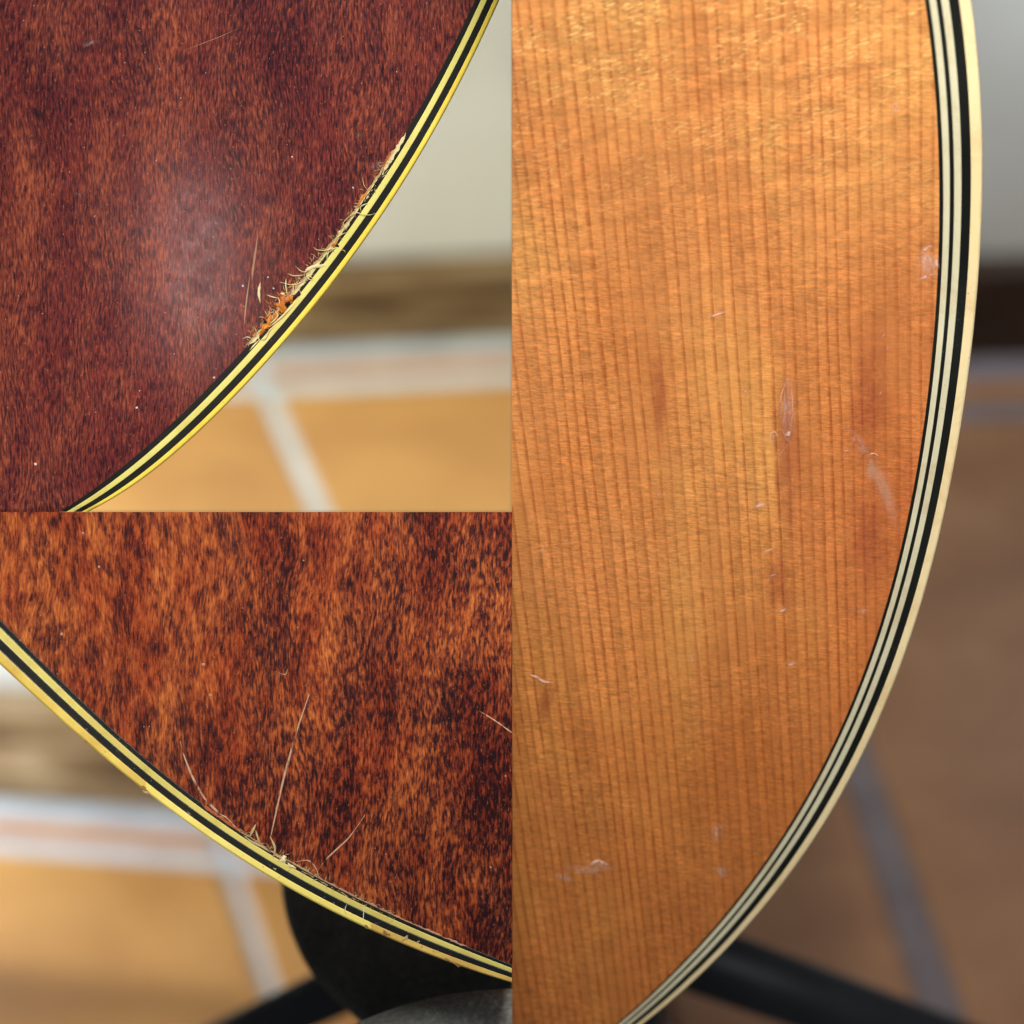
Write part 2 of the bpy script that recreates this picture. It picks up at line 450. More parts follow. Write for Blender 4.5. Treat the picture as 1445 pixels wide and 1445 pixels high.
def plate_grid(pl, rows, name, mat, root, uvf, rim=None):
    """rows: list of lists of (px,py)"""
    vs, uvs, fs, rc = [], [], [], []
    n = len(rows[0])
    for r in rows:
        for (x, y) in r:
            vs.append(pl.P(x, y, 0)); uvs.append(uvf(x, y)); rc.append(rim(x, y) if rim else 0)
    for i in range(len(rows)-1):
        for j in range(n-1):
            a = i*n+j
            fs.append((a, a+n, a+n+1, a+1))
    o = link(name, vs, fs, mat, root, uvs)
    me = o.data
    if (me.polygons[0].normal.z < 0): me.flip_normals()
    ca = me.color_attributes.new('rim', 'FLOAT_COLOR', 'POINT')
    for i, c in enumerate(rc): ca.data[i].color = (c, c, c, 1)
    return o

def body(pl, outline, root, depth=0.095):
    """sides, far plate and closed ends of the sound box, under the face"""
    n = len(outline); vs, fs = [], []
    hs = [-0.0022, -0.004, -depth]
    for h in hs:
        for q in outline: vs.append(pl.P(q[0], q[1], h))
    for k in range(len(hs)-1):
        for j in range(n):
            j2 = (j+1) % n
            fs.append((k*n+j, k*n+j2, (k+1)*n+j2, (k+1)*n+j))
    fs.append(tuple((len(hs)-1)*n+j for j in range(n)))
    fs.append(tuple(range(n-1, -1, -1)))
    uvs = [(v.x/(S*100)+v.z*30, v.y/(S*100)) for v in vs]
    return link('side', vs, fs, m_side, root, uvs)

def interp_x(curve, y):
    for a, b in zip(curve, curve[1:]):
        if (a.y-y)*(b.y-y) <= 0 and a.y != b.y:
            t = (y-a.y)/(b.y-a.y); return a.x+(b.x-a.x)*t
    return curve[0].x if abs(y-curve[0].y) < abs(y-curve[-1].y) else curve[-1].x
def interp_y(curve, x):
    for a, b in zip(curve, curve[1:]):
        if (a.x-x)*(b.x-x) <= 0 and a.x != b.x:
            t = (x-a.x)/(b.x-a.x); return a.y+(b.y-a.y)*t
    return curve[0].y if abs(x-curve[0].x) < abs(x-curve[-1].x) else curve[-1].y

SEAM = 722.5
# ---- upper left: red brown back
gA = Plate((380, 380), 0.5, R(8.0), R(6.0))
outA = fit([(815, -350), (800, -260), (776, -175), (745, -95), (722.5, -42), (704.5, 0), (616.8, 181), (560, 273), (496.5, 362), (420, 460), (309, 585), (184.6, 686), (126, 722.5)], 200, 6)
inA = fit([(780, -350), (765, -260), (741, -175), (711, -95), (689, -42), (668, 0), (580.5, 181), (524, 262), (465, 345), (390, 440), (272, 573), (152, 673), (85, 722.5)], 200, 6)
def mk_root(pl, label, **k):
    return empty('acoustic_guitar', pl.m, label, 'guitar', **k)
rA = mk_root(gA, 'red brown guitar back with torn splintered lacquer along its yellow and black rim')
rows = []
for i in range(61):
    y = -350 + (SEAM+350)*i/60
    xe = interp_x(inA, y)
    rows.append([(-50+(xe+50)*j/40, y) for j in range(41)])
partsA = []
pa = plate_grid(gA, rows, 'back_panel', m_back_tl, rA, lambda x, y: (x/100, -y/100))
ribbon(gA, inA, outA, strip_profile(0, 0.235, 0.02), 'purfling', m_black, rA, label='black inner line of the rim')
ribbon(gA, inA, outA, strip_profile(0.235, 0.475, 0.05), 'purfling', m_yel_in, rA, label='pale yellow line of the rim')
ribbon(gA, inA, outA, strip_profile(0.475, 0.755, 0.03), 'purfling', m_black, rA, label='wide black line of the rim')
ribbon(gA, inA, outA, [(0.755, -4), (0.99, -4), (1.0, -3.5), (1.0, -0.9), (0.985, -0.4), (0.95, -0.12), (0.90, 0.03), (0.78, 0.06), (0.755, 0.0)], 'binding', m_yel_out, rA, label='bright yellow outer binding')
ba = body(gA, [(-50, -350)]+[(q.x-1.2, q.y-1.2) for q in outA[:-1]]+[(126, SEAM), (-50, SEAM)], rA)
for _o in [pa, ba]+[c for c in rA.children if c.name.startswith(('purfling', 'binding'))]: clip(_o, 0.0)

# ---- lower left: orange brown back
gB = Plate((300, 1080), 0.5, 0, 0)
outB = fit([(-60, 884), (0, 938), (80, 1012), (160.4, 1084), (208, 1119), (280, 1172), (362, 1228), (440, 1272), (517, 1311), (612.6, 1351), (722.5, 1388)], 160, 4)
inB = fit([(-60, 816), (0, 873.6), (100, 973), (218, 1084), (262, 1117), (320, 1157), (380, 1197), (450, 1238), (530, 1278), (622, 1322), (722.5, 1361)], 160, 4)
rB = mk_root(gB, 'orange brown mottled guitar back with cracks and chipped yellow rim against the black stand')
rows = []
for i in range(61):
    x = -60 + (SEAM+60)*i/60
    ye = interp_y(inB, x)
    rows.append([(x, SEAM+(ye-SEAM)*j/40) for j in range(41)])
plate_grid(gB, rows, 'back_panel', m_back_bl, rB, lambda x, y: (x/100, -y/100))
ribbon(gB, inB, outB, strip_profile(0, 0.18, 0.02), 'purfling', m_black, rB, label='black inner line of the rim')
ribbon(gB, inB, outB, strip_profile(0.18, 0.41, 0.05), 'purfling', m_yel2_in, rB, label='pale yellow line of the rim')
ribbon(gB, inB, outB, strip_profile(0.41, 0.68, 0.03), 'purfling', m_black, rB, label='wide scuffed black line of the rim')
prB = [(0.68, -4), (0.99, -4), (1.0, -3.5), (1.0, -1.0), (0.985, -0.45), (0.95, -0.14), (0.90, 0.02), (0.71, 0.05), (0.68, 0.0)]
# the binding is broken at two places: three lengths of it
brk = [0]
for bx in (206, 521):
    brk.append(min(range(len(outB)), key=lambda i: abs(outB[i].x-bx)))
brk.append(len(outB)-1)
lab = ['upper length of the binding down to the first chip', 'paler middle length of the binding between the chips', 'lower length of the binding beside the stand']
mats_b = [m_yel2_out, plastic('fresh_yellow_celluloid', lin(236, 216, 108), lin(250, 236, 132), 0.3, lin(190, 140, 60), 60), plastic('ochre_celluloid', lin(206, 168, 84), lin(230, 196, 104), 0.35, lin(150, 90, 40), 80)]
for i in range(3):
    a, b = brk[i], brk[i+1]
    ribbon(gB, inB[a:b+1], outB[a:b+1], [(f, h-0.05*i) for f, h in prB], 'binding', mats_b[i], rB, label=lab[i])
body(gB, [(-60, SEAM), (SEAM, SEAM)]+[(q.x+0.8, q.y-1.4) for q in outB[::-1]], rB)

# ---- right: spruce soundboard
gC = Plate((1050, 640), 0.5, R(22.0), 0)
outC = fit([(1165, -650), (1215, -520), (1262, -400), (1305, -280), (1341, -160), (1362, -60), (1372, 0), (1383, 122), (1387, 245), (1385.5, 367), (1373.5, 490), (1350, 637), (1318.5, 785), (1264, 965), (1209, 1085), (1176, 1145), (1090, 1265), (981, 1385), (910, 1445), (830, 1500)], 220, 8)
inC = fit([(1092, -650), (1145, -520), (1194, -400), (1238, -280), (1273, -160), (1296, -60), (1304.8, 0), (1317, 122), (1325.5, 245), (1325.5, 367), (1316.8, 490), (1297.4, 637), (1267, 785), (1213.5, 965), (1160, 1085), (1127, 1145), (1040.6, 1265), (937, 1385), (871, 1445), (800, 1500)], 220, 8)
rC = mk_root(gC, 'honey spruce guitar front with straight vertical grain and a cream and black striped rim')
def uvC(x, y): return ((x-1300)/(1-2.1e-4*y)/100, y/100)
def rimC(x, y):
    d = (interp_x(inC, y)-x)
    a = max(0, min(1, 1-d/190))
    b = max(0, 1-abs(y-720)/420)
    return a*b
rows = []
for i in range(81):
    y = -650 + 2150*i/80
    xe = interp_x(inC, y)
    rows.append([(SEAM+(xe-SEAM)*j/50, y) for j in range(51)])
plate_grid(gC, rows, 'soundboard', m_spruce, rC, uvC, rimC)
for a, b, mt, lb in ((0, .092, m_black, 'fine black line against the spruce'), (.092, .24, m_cream, 'inner cream line'),
                     (.24, .34, m_black, 'thin black line between the cream lines'), (.34, .505, m_cream, 'second cream line'),
                     (.505, .72, m_black, 'wide black line')):
    ribbon(gC, inC, outC, strip_profile(a, b, 0.05 if mt is m_cream else 0.02, 2.2, 0.015), 'purfling', mt, rC, label=lb)
ribbon(gC, inC, outC, [(0.72, -5), (0.99, -5), (1.0, -4.6), (1.0, -1.2), (0.99, -0.6), (0.965, -0.2), (0.92, 0.0), (0.74, 0.05), (0.72, 0.0)], 'binding', m_ivory, rC, label='ivory outer binding')
body(gC, [(SEAM, -650)]+[(q.x-1.2, q.y-0.6) for q in outC]+[(SEAM, 1500)], rC)

# ------------------------------------------------------------------ backgrounds
def floorpt(px, py, z):
    r = ray(px, py); t = (z-CAM.z)/r.z
    return CAM + r*t
def box(name, a, b, mat, parent=None, **k):
    x0, y0, z0 = a; x1, y1, z1 = b
    vs = [(x0, y0, z0), (x1, y0, z0), (x1, y1, z0), (x0, y1, z0), (x0, y0, z1), (x1, y0, z1), (x1, y1, z1), (x0, y1, z1)]
    fs = [(0, 3, 2, 1), (4, 5, 6, 7), (0, 1, 5, 4), (1, 2, 6, 5), (2, 3, 7, 6), (3, 0, 4, 7)]
    return link(name, vs, fs, mat, parent, **k)

def wall_mat():
    m = M('painted_plaster', 0.8, 0.2)
    v = m.obj()
    m.col(m.ramp(m.noise(v, 3.5, 4, 0.6), [(0.3, lin(206, 204, 196)), (0.7, lin(224, 224, 218))]))
    m.bump(m.noise(v, 60, 5, 0.6), 0.3, 0.002)
    return m.m
def skirt_mat(dark=False):
    m = M('dark_oak' if dark else 'weathered_oak', 0.55, 0.3)
    v = m.obj()
    a = m.noise(m.mapping(v, (2.6, 24, 26)), 1.0, 4, 0.55, 1.2)
    b = m.noise(m.mapping(v, (5, 12, 12)), 1.0, 3, 0.5, 0.5)
    t = m.math('ADD', m.math('MULTIPLY', a, 0.7), m.math('MULTIPLY', b, 0.3))
    m.col(m.ramp(t, [(0.34, lin(52, 34, 22)), (0.66, lin(92, 68, 50))] if dark else [(0.38, lin(54, 38, 22)), (0.45, lin(112, 86, 56)), (0.52, lin(156, 130, 94)), (0.60, lin(206, 182, 146))]))
    m.bump(a, 0.3, 0.002)
    return m.m
def tile_mat(name, c0, c1, c2, s0):
    m = M(name, 0.42, 0.45)
    v = m.mapping(m.obj(), (1, 1, 1), (s0, s0, 0))
    t = m.math('ADD', m.math('MULTIPLY', m.noise(v, 7, 4, 0.6, 0.5), 0.75), m.math('MULTIPLY', m.noise(v, 60, 4, 0.6), 0.25))
    m.col(m.ramp(t, [(0.34, c0), (0.5, c1), (0.68, c2)]))
    m.bump(m.noise(v, 25, 4), 0.2, 0.002)
    return m.m
m_wall = wall_mat(); m_skirt = skirt_mat(); m_skirt_dark = skirt_mat(True)
m_tiles = [tile_mat('terracotta_%s' % n, lin(178-d, 124-d, 66-d), lin(196-d, 142-d, 78-d), lin(212-d, 158-d, 90-d), i*3.1)
           for i, (n, d) in enumerate((('ochre', 0), ('amber', 5), ('brown', 10)))]
m_tile_c1 = tile_mat('terracotta_umber', lin(160, 108, 74), lin(178, 124, 86), lin(196, 144, 104), 5.2); m_tile_c2 = tile_mat('terracotta_clay', lin(154, 104, 72), lin(172, 120, 84), lin(190, 138, 98), 7.7)
m_tile_red = tile_mat('terracotta_red', lin(184, 122, 66), lin(198, 136, 78), lin(208, 148, 90), 9)
def grout_mat(dark=False):
    m = M('grey_grout' if dark else 'pale_grout', 0.85, 0.2)
    v = m.obj()
    m.col(m.ramp(m.noise(v, 22, 5, 0.65), [(0.3, lin(128, 118, 124)), (0.7, lin(156, 144, 150))] if dark else [(0.3, lin(180, 190, 198)), (0.7, lin(214, 222, 230))]))
    m.bump(m.noise(v, 200, 3), 0.3, 0.001)
    return m.m
m_grout = grout_mat(); m_grout_dark = grout_mat(True)
m_divider = wall_mat(); m_divider.name = 'added_divider_paint'

def bay(name, j0, j1, D, skirt_top, xr, grouts, wall_h, floor_front, label_sk, extra):
    """j0,j1: two photo pixels on the skirting foot; D depth of j0; grouts: px pairs of the joints running to the wall"""
    z = PX(*j0, D).z
    a, b = floorpt(*j0, z), floorpt(*j1, z)
    wd = (b-a).normalized(); nn = Vector((wd.y, -wd.x, 0))      # towards the camera
    if nn.y > 0: nn = -nn
    m = Matrix((wd, -nn, Vector((0, 0, 1)))).transposed().to_4x4(); m.translation = a
    inv = m.inverted()
    def L(px, py): q = inv @ floorpt(px, py, z); return q.x, -q.y   # along the wall, out from the wall
    fl = empty('floor', m, kind='structure')
    x0, x1 = xr
    # mortar bed
    mate = []
    mate.append(box('grout', (x0, -floor_front, -0.015), (x1, 0.03, -0.0015), extra.get('grout', m_grout), fl))
    # distance of joints from the wall
    e1 = L(*extra['band_top'])[1]; e2 = L(*extra['band_bot'])[1]; e3 = L(*extra['field_top'])[1]
    xs = []
    for (p, q) in grouts:
        (u0, w0), (u1, w1) = L(*p), L(*q)
        xs.append((u0, w0, u1, w1))
    def xat(g, w_): u0, w0, u1, w1 = g; return u0+(u1-u0)*(w_-w0)/(w1-w0)
    gw = extra['gw']
    pit = extra['pitch']
    lines = []                                       # joints on both sides at tile pitch
    g0 = xs[0]
    k = -6
    while k <= 6:
        lines.append(k*pit); k += 1
    def tile(wa, wb, ka, kb, mt):
        def X(k_, w_, sgn): return xat(g0, w_)+lines[k_]+sgn*gw/2
        pts = [(X(ka, wa, 1), -wa), (X(kb, wa, -1), -wa), (X(kb, wb, -1), -wb), (X(ka, wb, 1), -wb)]
        if max(p[0] for p in pts) < x0 or min(p[0] for p in pts) > x1: return
        pts = [(min(max(p[0], x0), x1), p[1]) for p in pts]
        if abs(pts[0][0]-pts[1][0]) < 0.004: return
        e = 0.0025
        c = Vector((sum(p[0] for p in pts)/4, sum(p[1] for p in pts)/4))
        top = []
        for p in pts:
            d = c-Vector(p); top.append((p[0]+math.copysign(min(e, abs(d.x)), d.x), p[1]+math.copysign(min(e, abs(d.y)*.5), d.y)))
        dz = random.uniform(-0.0006, 0.0006)
        vs = [(p[0], p[1], -0.012) for p in pts]+[(p[0], p[1], 0.0005+dz) for p in pts]+[(p[0], p[1], 0.0022+dz) for p in top]
        fs = [(0, 1, 2, 3)]
        for l in (0, 4):
            for i in range(4): fs.append((l+i, l+(i+1) % 4, l+4+(i+1) % 4, l+4+i))
        fs.append((8, 9, 10, 11))
        o = link('tile', vs, [f[::-1] for f in fs], mt, fl)
        mate.append(o)
    for k_ in range(len(lines)-1):
        tile(e1, e2, k_, k_+1, m_tile_red)
        w_ = e3
        while w_ < floor_front-0.02:
            we = min(w_+extra['tdepth'], floor_front)
            tile(w_, we-extra['gy'], k_, k_+1, random.choice(extra.get('tiles', m_tiles)))
            w_ = we
    # wall and skirting
    wl = box('wall', (x0, 0.012, -0.015), (x1, 0.06, wall_h), m_wall, None, kind='structure')
    wl.matrix_world = m
    # skirting height from its top edge in the picture (front face stands 14 mm off the wall)
    r = ray(*skirt_top); n3 = -nn; p0 = m @ Vector((0, -0.002, 0))
    t = (p0-CAM).dot(n3)/r.dot(n3); sh = (inv @ (CAM+r*t)).z
    sk = empty('skirting_board', m @ Matrix.Translation(((x0+x1)/2, 0, 0)), label_sk, 'skirting board')
    hw = (x1-x0)/2
    prof = [(0.0115, 0.0005), (-0.002, 0.0005), (-0.002, sh*0.86), (0.003, sh*0.95), (0.006, sh), (0.0115, sh)]
    nseg = len(prof)
    vs = [(-hw, y, z_) for y, z_ in prof]+[(hw, y, z_) for y, z_ in prof]
    fs = [(i, (i+1) % nseg, nseg+(i+1) % nseg, nseg+i) for i in range(nseg)]+[tuple(range(nseg-1, -1, -1)), tuple(range(nseg, 2*nseg))]
    mate.append(link('board', vs, fs, extra.get('sk', m_skirt), sk)); mate.append(wl)
    for o in mate: clip(o, *extra['clip'])
    return m, z, L

mA, zA, LA = bay('upper', (422, 488), (722, 474), 2.0, (610, 368), (-0.75, 0.62), [((374, 548), (452, 722))], 0.9, 0.42,
    'weathered oak skirting board above the tiles between the red guitar back and the spruce front',
    dict(band_top=(422, 517), band_bot=(422, 533), field_top=(422, 556), gw=0.0125, gy=0.012, pitch=0.30, tdepth=0.60, clip=(0.014, True)))
mB, zB, LB = bay('lower', (0, 1127), (225, 1143), 2.0, (20, 980), (-0.62, 0.60), [((322, 1222), (380, 1395))], zA-PX(0, 1127, 2.0).z-0.017, 1.0,
    'weathered oak skirting board behind the orange guitar back at its lower left',
    dict(band_top=(0, 1157), band_bot=(0, 1179), field_top=(0, 1203), gw=0.013, gy=0.012, pitch=0.36, tdepth=0.80, clip=(0.014, True)))
mC, zC, LC = bay('right', (1390, 503), (1445, 501), 2.0, (1400, 366), (-0.40, 0.55), [((1222, 1110), (1327, 1419))], 0.9, 1.05,
    'dark oak skirting board on the right beyond the cream striped rim',
    dict(band_top=(1390, 543), band_bot=(1390, 564), field_top=(1390, 597), gw=0.020, gy=0.012, pitch=0.52, tdepth=1.2, sk=m_skirt_dark, grout=m_grout_dark, tiles=[m_tile_c1, m_tile_c2], clip=(0.022, False)))


part = box('added_light_divider', (0.0145, FWD.y*0.70, -0.2), (0.0215, 2.15, zC+0.20), m_divider, None, kind='structure')  # added and unseen: blocks light between bays, shades the right floor

# highlight on the red back: a small added light, unseen, at the mirror direction
p = gA.m @ gA.P(276, 372); d = (p-CAM).normalized(); rr = d - 2*d.dot(gA.Z)*gA.Z
area('added_highlight_light', p+rr*0.62, p, 0.020, 0.00062, (1.0, 0.64, 0.58), size_y=0.070).data.spread = R(14)

# ------------------------------------------------------------------ guitar stands
def metal():
    m = M('satin_black_steel', 0.38, 0.6)
    v = m.obj(); m.col(m.ramp(m.noise(v, 30, 4), [(0.3, lin(22, 23, 25)), (0.7, lin(40, 42, 46))])); return m.m
def rubber(light=False):
    m = M('lit_worn_rubber' if light else 'dusty_black_rubber', 0.75, 0.35)  # paler version: light from above on the worn pad, put into its colour
    v = m.obj(); n = m.noise(v, 900, 4, 0.75)
    big = m.noise(v, 40, 3)
    c = m.ramp(m.math('ADD', m.math('MULTIPLY', n, 0.7), m.math('MULTIPLY', big, 0.3)), [(0.40, lin(104, 107, 100)), (0.54, lin(136, 139, 131)), (0.68, lin(190, 192, 182))] if light else [(0.38, lin(58, 58, 54)), (0.56, lin(92, 92, 86)), (0.70, lin(150, 152, 144))])
    m.col(c); m.bump(n, 0.5, 0.0006); return m.m
m_metal, m_rubber, m_pad = metal(), rubber(), rubber(True)
def pipe(name, pts, rad, mat, parent, seg=20, **k):
    """round bar through world points (parent is an unrotated empty)"""
    off = parent.matrix_world.translation if parent else Vector()
    pts = [Vector(p)-off for p in pts]
    vs, fs = [], []; m = len(pts); up = Vector((0.13, 0.2, 0.97))
    rads = rad if isinstance(rad, (list, tuple)) else [rad]*m
    for i, c in enumerate(pts):
        d = (pts[min(i+1, m-1)]-pts[max(i-1, 0)]).normalized()
        sd = d.cross(up).normalized(); u2 = sd.cross(d)
        for j in range(seg):
            a = 2*math.pi*j/seg
            vs.append(c+(sd*math.cos(a)+u2*math.sin(a))*rads[i])
    for i in range(m-1):
        for j in range(seg):
            j2 = (j+1) % seg
            fs.append((i*seg+j, i*seg+j2, (i+1)*seg+j2, (i+1)*seg+j))
    fs.append(tuple(range(seg-1, -1, -1))); fs.append(tuple((m-1)*seg+j for j in range(seg)))
    return link(name, vs, fs, mat, parent, None, True, **k)
def to_floor(p0, p1, z):
    t = (z-p0.z)/(p1.z-p0.z); return p0+(p1-p0)*t

hub = PX(590, 1345, 0.70)
fB = to_floor(hub, PX(270, 1492, 0.86), zB+0.008)
st = empty('guitar_stand', Matrix.Translation((hub.x, hub.y, zB)), 'black guitar stand with dusty rubber cradle under the orange brown back', 'guitar stand')
pipe('leg', [hub, hub.lerp(fB, 0.5), fB], 0.0075, m_metal, st)
hub_foot = Vector((hub.x+0.02, hub.y-0.25, zB+0.008))
pipe('leg', [hub, hub_foot], 0.0075, m_metal, st)
pipe('upright', [hub+Vector((0, 0.012, -0.06)), hub+Vector((0, 0.012, 0.02))], 0.011, m_metal, st)
# cradle arm: rounded slab behind and under the sound box
def slab(name, out, d0, d1, mat, parent, rnd=0.0045, nb=5, **k):
    off = parent.matrix_world.translation
    cx = sum(p[0] for p in out)/len(out); cy = sum(p[1] for p in out)/len(out)
    dm = (d0+d1)/2; hd = (d1-d0)/2; vs = []; fs = []
    rings = []
    for side in (-1, 1):
        for i in range(nb+1):
            a = math.pi/2*i/nb
            rings.append((side, a) if side == -1 else (side, math.pi/2-a))
    n = len(out)
    for side, a in rings:
        ins = rnd*(1-math.sin(a)) if True else 0
        d = dm + side*(hd - rnd*(1-math.cos(a)))
        for (x, y) in out:
            v = PX(x, y, dm); c = PX(cx, cy, dm); q = v+(c-v).normalized()*ins
            q = q + FWD*(d-dm)
            vs.append(q-off)
    for k_ in range(len(rings)-1):
        for j in range(n):
            j2 = (j+1) % n
            fs.append((k_*n+j, k_*n+j2, (k_+1)*n+j2, (k_+1)*n+j))
    fs.append(tuple(range(n-1, -1, -1))); fs.append(tuple((len(rings)-1)*n+j for j in range(n)))
    return link(name, vs, fs, mat, parent, None, False, **k)
arm = spline([(404, 1200), (408, 1252), (420, 1300), (446, 1352), (492, 1402), (552, 1450), (640, 1500), (800, 1530)], 6)
slab('cradle_arm', [(q.x, q.y) for q in arm]+[(860, 1480), (860, 1200)], 0.606, 0.650, m_rubber, st)
pad = spline([(478, 1530), (560, 1492), (640, 1470), (722, 1462), (840, 1462)], 8)
pad_o = pipe('cradle_pad', [PX(q.x, q.y+6, 0.530) for q in pad], [0.0105*min(1, 0.55+i*0.09) for i in range(len(pad))], m_pad, st, 40)
clip(pad_o, 0.0)
pipe('cradle_rod', [PX(650, 1500, 0.54), PX(650, 1490, 0.62)], 0.008, m_metal, st)

hub2 = PX(880, 1314, 0.74)
fC = to_floor(hub2, PX(1500, 1537, 0.90), zC+0.010)
s2 = empty('guitar_stand', Matrix.Translation((hub2.x, hub2.y, zC)), 'black tubular stand leg crossing the tiles beneath the spruce guitar front', 'guitar stand')
pipe('leg', [hub2, hub2.lerp(fC, 0.5), fC], 0.0105, m_metal, s2)
pipe('leg', [hub2, Vector((hub2.x+0.03, hub2.y+0.35, zC+0.010))], 0.0105, m_metal, s2)
pipe('upright', [hub2+Vector((0, 0.01, -0.05)), hub2+Vector((0, 0.01, 0.06))], 0.013, m_metal, s2)

# ------------------------------------------------------------------ wear on the red back
def zz(x0, y0, k, pts, h=0.25):
    """points read off an enlarged crop of the photograph"""
    out = []
    for i, p in enumerate(pts):
        hh = p[2] if len(p) > 2 else h*(0.5+0.9*math.sin(math.pi*i/max(1, len(pts)-1)))
        out.append((x0+p[0]/k, y0+p[1]/k, hh))
    return out
def seg_between(curve, lo, hi, axis=1):
    return [q for q in curve if lo <= (q.y if axis else q.x) <= hi]
def ragged(pl, curve, inn, out, name, mat, root, top=0.16, jit=2.2, seed=1, pieces=1, **k):
    """torn lip that follows the rim with uneven width; inn/out in px to the wood side / rim side"""
    rnd = random.Random(seed)
    a_, b_ = [], []; n = len(curve)
    pts = []
    for i in range(n-1):
        for t in (0, .25, .5, .75): pts.append(curve[i].lerp(curve[i+1], t))
    n = len(pts); w1 = w2 = 0
    for i, q in enumerate(pts):
        d = (pts[min(i+1, n-1)]-pts[max(i-1, 0)]).normalized(); nr = Vector((d.y, -d.x))
        if nr.dot(Vector((SEAM, SEAM))*0+Vector(k.get('_in', (-1, -1)))) < 0: nr = -nr
        w1 = 0.72*w1+rnd.uniform(-1, 1)*jit*0.75; w2 = 0.72*w2+rnd.uniform(-1, 1)*jit*0.5
        e = min(1, i/6, (n-1-i)/6)
        a_.append(q+nr*max(-1.0, inn+w1)*e); b_.append(q-nr*max(0.3, out+w2)*e)
    k.pop('_in', None)
    return ribbon(pl, a_, b_, [(0, 0.004), (1, 0.004), (0.85, top*0.7), (0.55, top), (0.2, top*0.8)], name, mat, root, **k)

ragged(gA, seg_between(inA, 184, 492), 0.2, 4.2, 'torn_lip', m_fiber, rA, 0.06, 1.6, 3)
ragged(gA, seg_between(inA, 195, 488), 1.6, 0.6, 'torn_lip', m_fiber_b, rA, 0.09, 1.5, 23)
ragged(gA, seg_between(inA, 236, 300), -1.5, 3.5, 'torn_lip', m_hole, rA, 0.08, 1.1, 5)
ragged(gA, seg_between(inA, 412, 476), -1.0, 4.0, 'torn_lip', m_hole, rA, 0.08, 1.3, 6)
ragged(gA, seg_between(inA, 262, 300), 4.5, -2.0, 'splinter', m_splinter, rA, 0.15, 1.8, 7)
ragged(gA, seg_between(inA, 205, 245), 5.0, 0, 'splinter', m_orange_lac, rA, 0.04, 1.6, 9)
F = dict(sides=6)
def fibA(k, pts, rad=0.11, mat=None, h=0.3, **kw):
    x0, y0 = ((420, 180), (300, 330))[k]
    tube(gA, zz(x0, y0, 8.03, pts, h*0.7), rad*0.72, 'fiber', mat or m_fiber, rA, **kw)
fibA(0, [(890, 970), (800, 990), (660, 965), (580, 1010), (515, 1085), (540, 1140), (565, 1175)], 0.11, h=0.5)
fibA(0, [(720, 960), (712, 900), (760, 870), (800, 858)], 0.13)
fibA(0, [(735, 560), (750, 650), (790, 705)], 0.08)
fibA(0, [(840, 505), (900, 485), (965, 465)], 0.10, m_fiber_br)
fibA(0, [(580, 1180), (490, 1215), (440, 1260), (420, 1310), (470, 1350)], 0.17)
fibA(0, [(470, 1340), (400, 1370), (320, 1390), (220, 1385), (180, 1355)], 0.13)
fibA(0, [(500, 1385), (530, 1395), (540, 1420)], 0.09)
fibA(0, [(350, 1420), (400, 1380), (450, 1350)], 0.14)
fibA(1, [(950, 375), (1000, 420), (1070, 432)], 0.11)
fibA(1, [(850, 450), (930, 475), (1060, 460)], 0.12)
fibA(1, [(760, 545), (900, 577), (1000, 550), (1080, 485)], 0.12)
fibA(1, [(1065, 440), (1075, 500), (1140, 530)], 0.16)
fibA(1, [(1080, 480), (1120, 490), (1150, 520)], 0.10)
fibA(1, [(832, 510), (828, 590), (850, 700)], 0.19)
fibA(1, [(910, 555), (913, 640), (906, 720)], 0.15)
fibA(1, [(615, 690), (680, 715), (745, 725)], 0.13)
fibA(1, [(745, 720), (760, 780), (750, 850)], 0.14)
fibA(1, [(700, 860), (735, 920), (690, 985), (620, 1030)], 0.18)
fibA(1, [(600, 950), (640, 905), (700, 875)], 0.07)
fibA(1, [(600, 1010), (640, 1050), (700, 1000)], 0.12, m_splinter)
fibA(1, [(550, 1200), (600, 1180), (640, 1100), (700, 1040)], 0.26)
fibA(1, [(420, 1320), (470, 1260), (540, 1190)], 0.20)
fibA(1, [(640, 1060), (760, 960), (850, 870), (960, 760)], 0.30, m_fiber)
fibA(1, [(1190, 180), (1260, 190), (1330, 170), (1400, 130)], 0.13)
fibA(1, [(1295, 300), (1300, 240), (1320, 190)], 0.18)
def matted(pl, curve, n, seed, mat, root, inn=7, out=5):
    rnd = random.Random(seed); vs = []; fs = []
    for _ in range(n):
        q = rnd.choice(curve); a = rnd.uniform(0, 6.28); L_ = rnd.uniform(3, 11); r = rnd.uniform(0.25, 0.6)
        nx, ny = q.x+rnd.uniform(-inn, out), q.y+rnd.uniform(-inn, out)*0.8
        da = rnd.uniform(-0.35, 0.35); pts = []
        for k in range(6):
            pts.append((nx, ny, rnd.uniform(0.05, 0.16))); nx += math.cos(a)*L_/5; ny += math.sin(a)*L_/5; a += da
        for k, (x, y, h) in enumerate(pts):
            d = (-math.sin(a), math.cos(a)); w_ = r*(0.3+math.sin(math.pi*k/5))
            b = len(vs)
            vs += [pl.P(x+d[0]*w_, y+d[1]*w_, 0.00003), pl.P(x, y, h*0.001), pl.P(x-d[0]*w_, y-d[1]*w_, 0.00003)]
            if k: fs += [(b-3, b-2, b+1, b), (b-2, b-1, b+2, b+1)]
    link('matted_fibers', vs, fs, mat, root, kind='stuff')
matted(gA, seg_between(inA, 225, 490), 150, 31, m_fiber_b, rA)
matted(gA, seg_between(inA, 360, 480), 90, 32, m_fiber, rA, 9, 3)
matted(gA, seg_between(inA, 400, 478), 70, 33, m_splinter, rA, 13, 1)
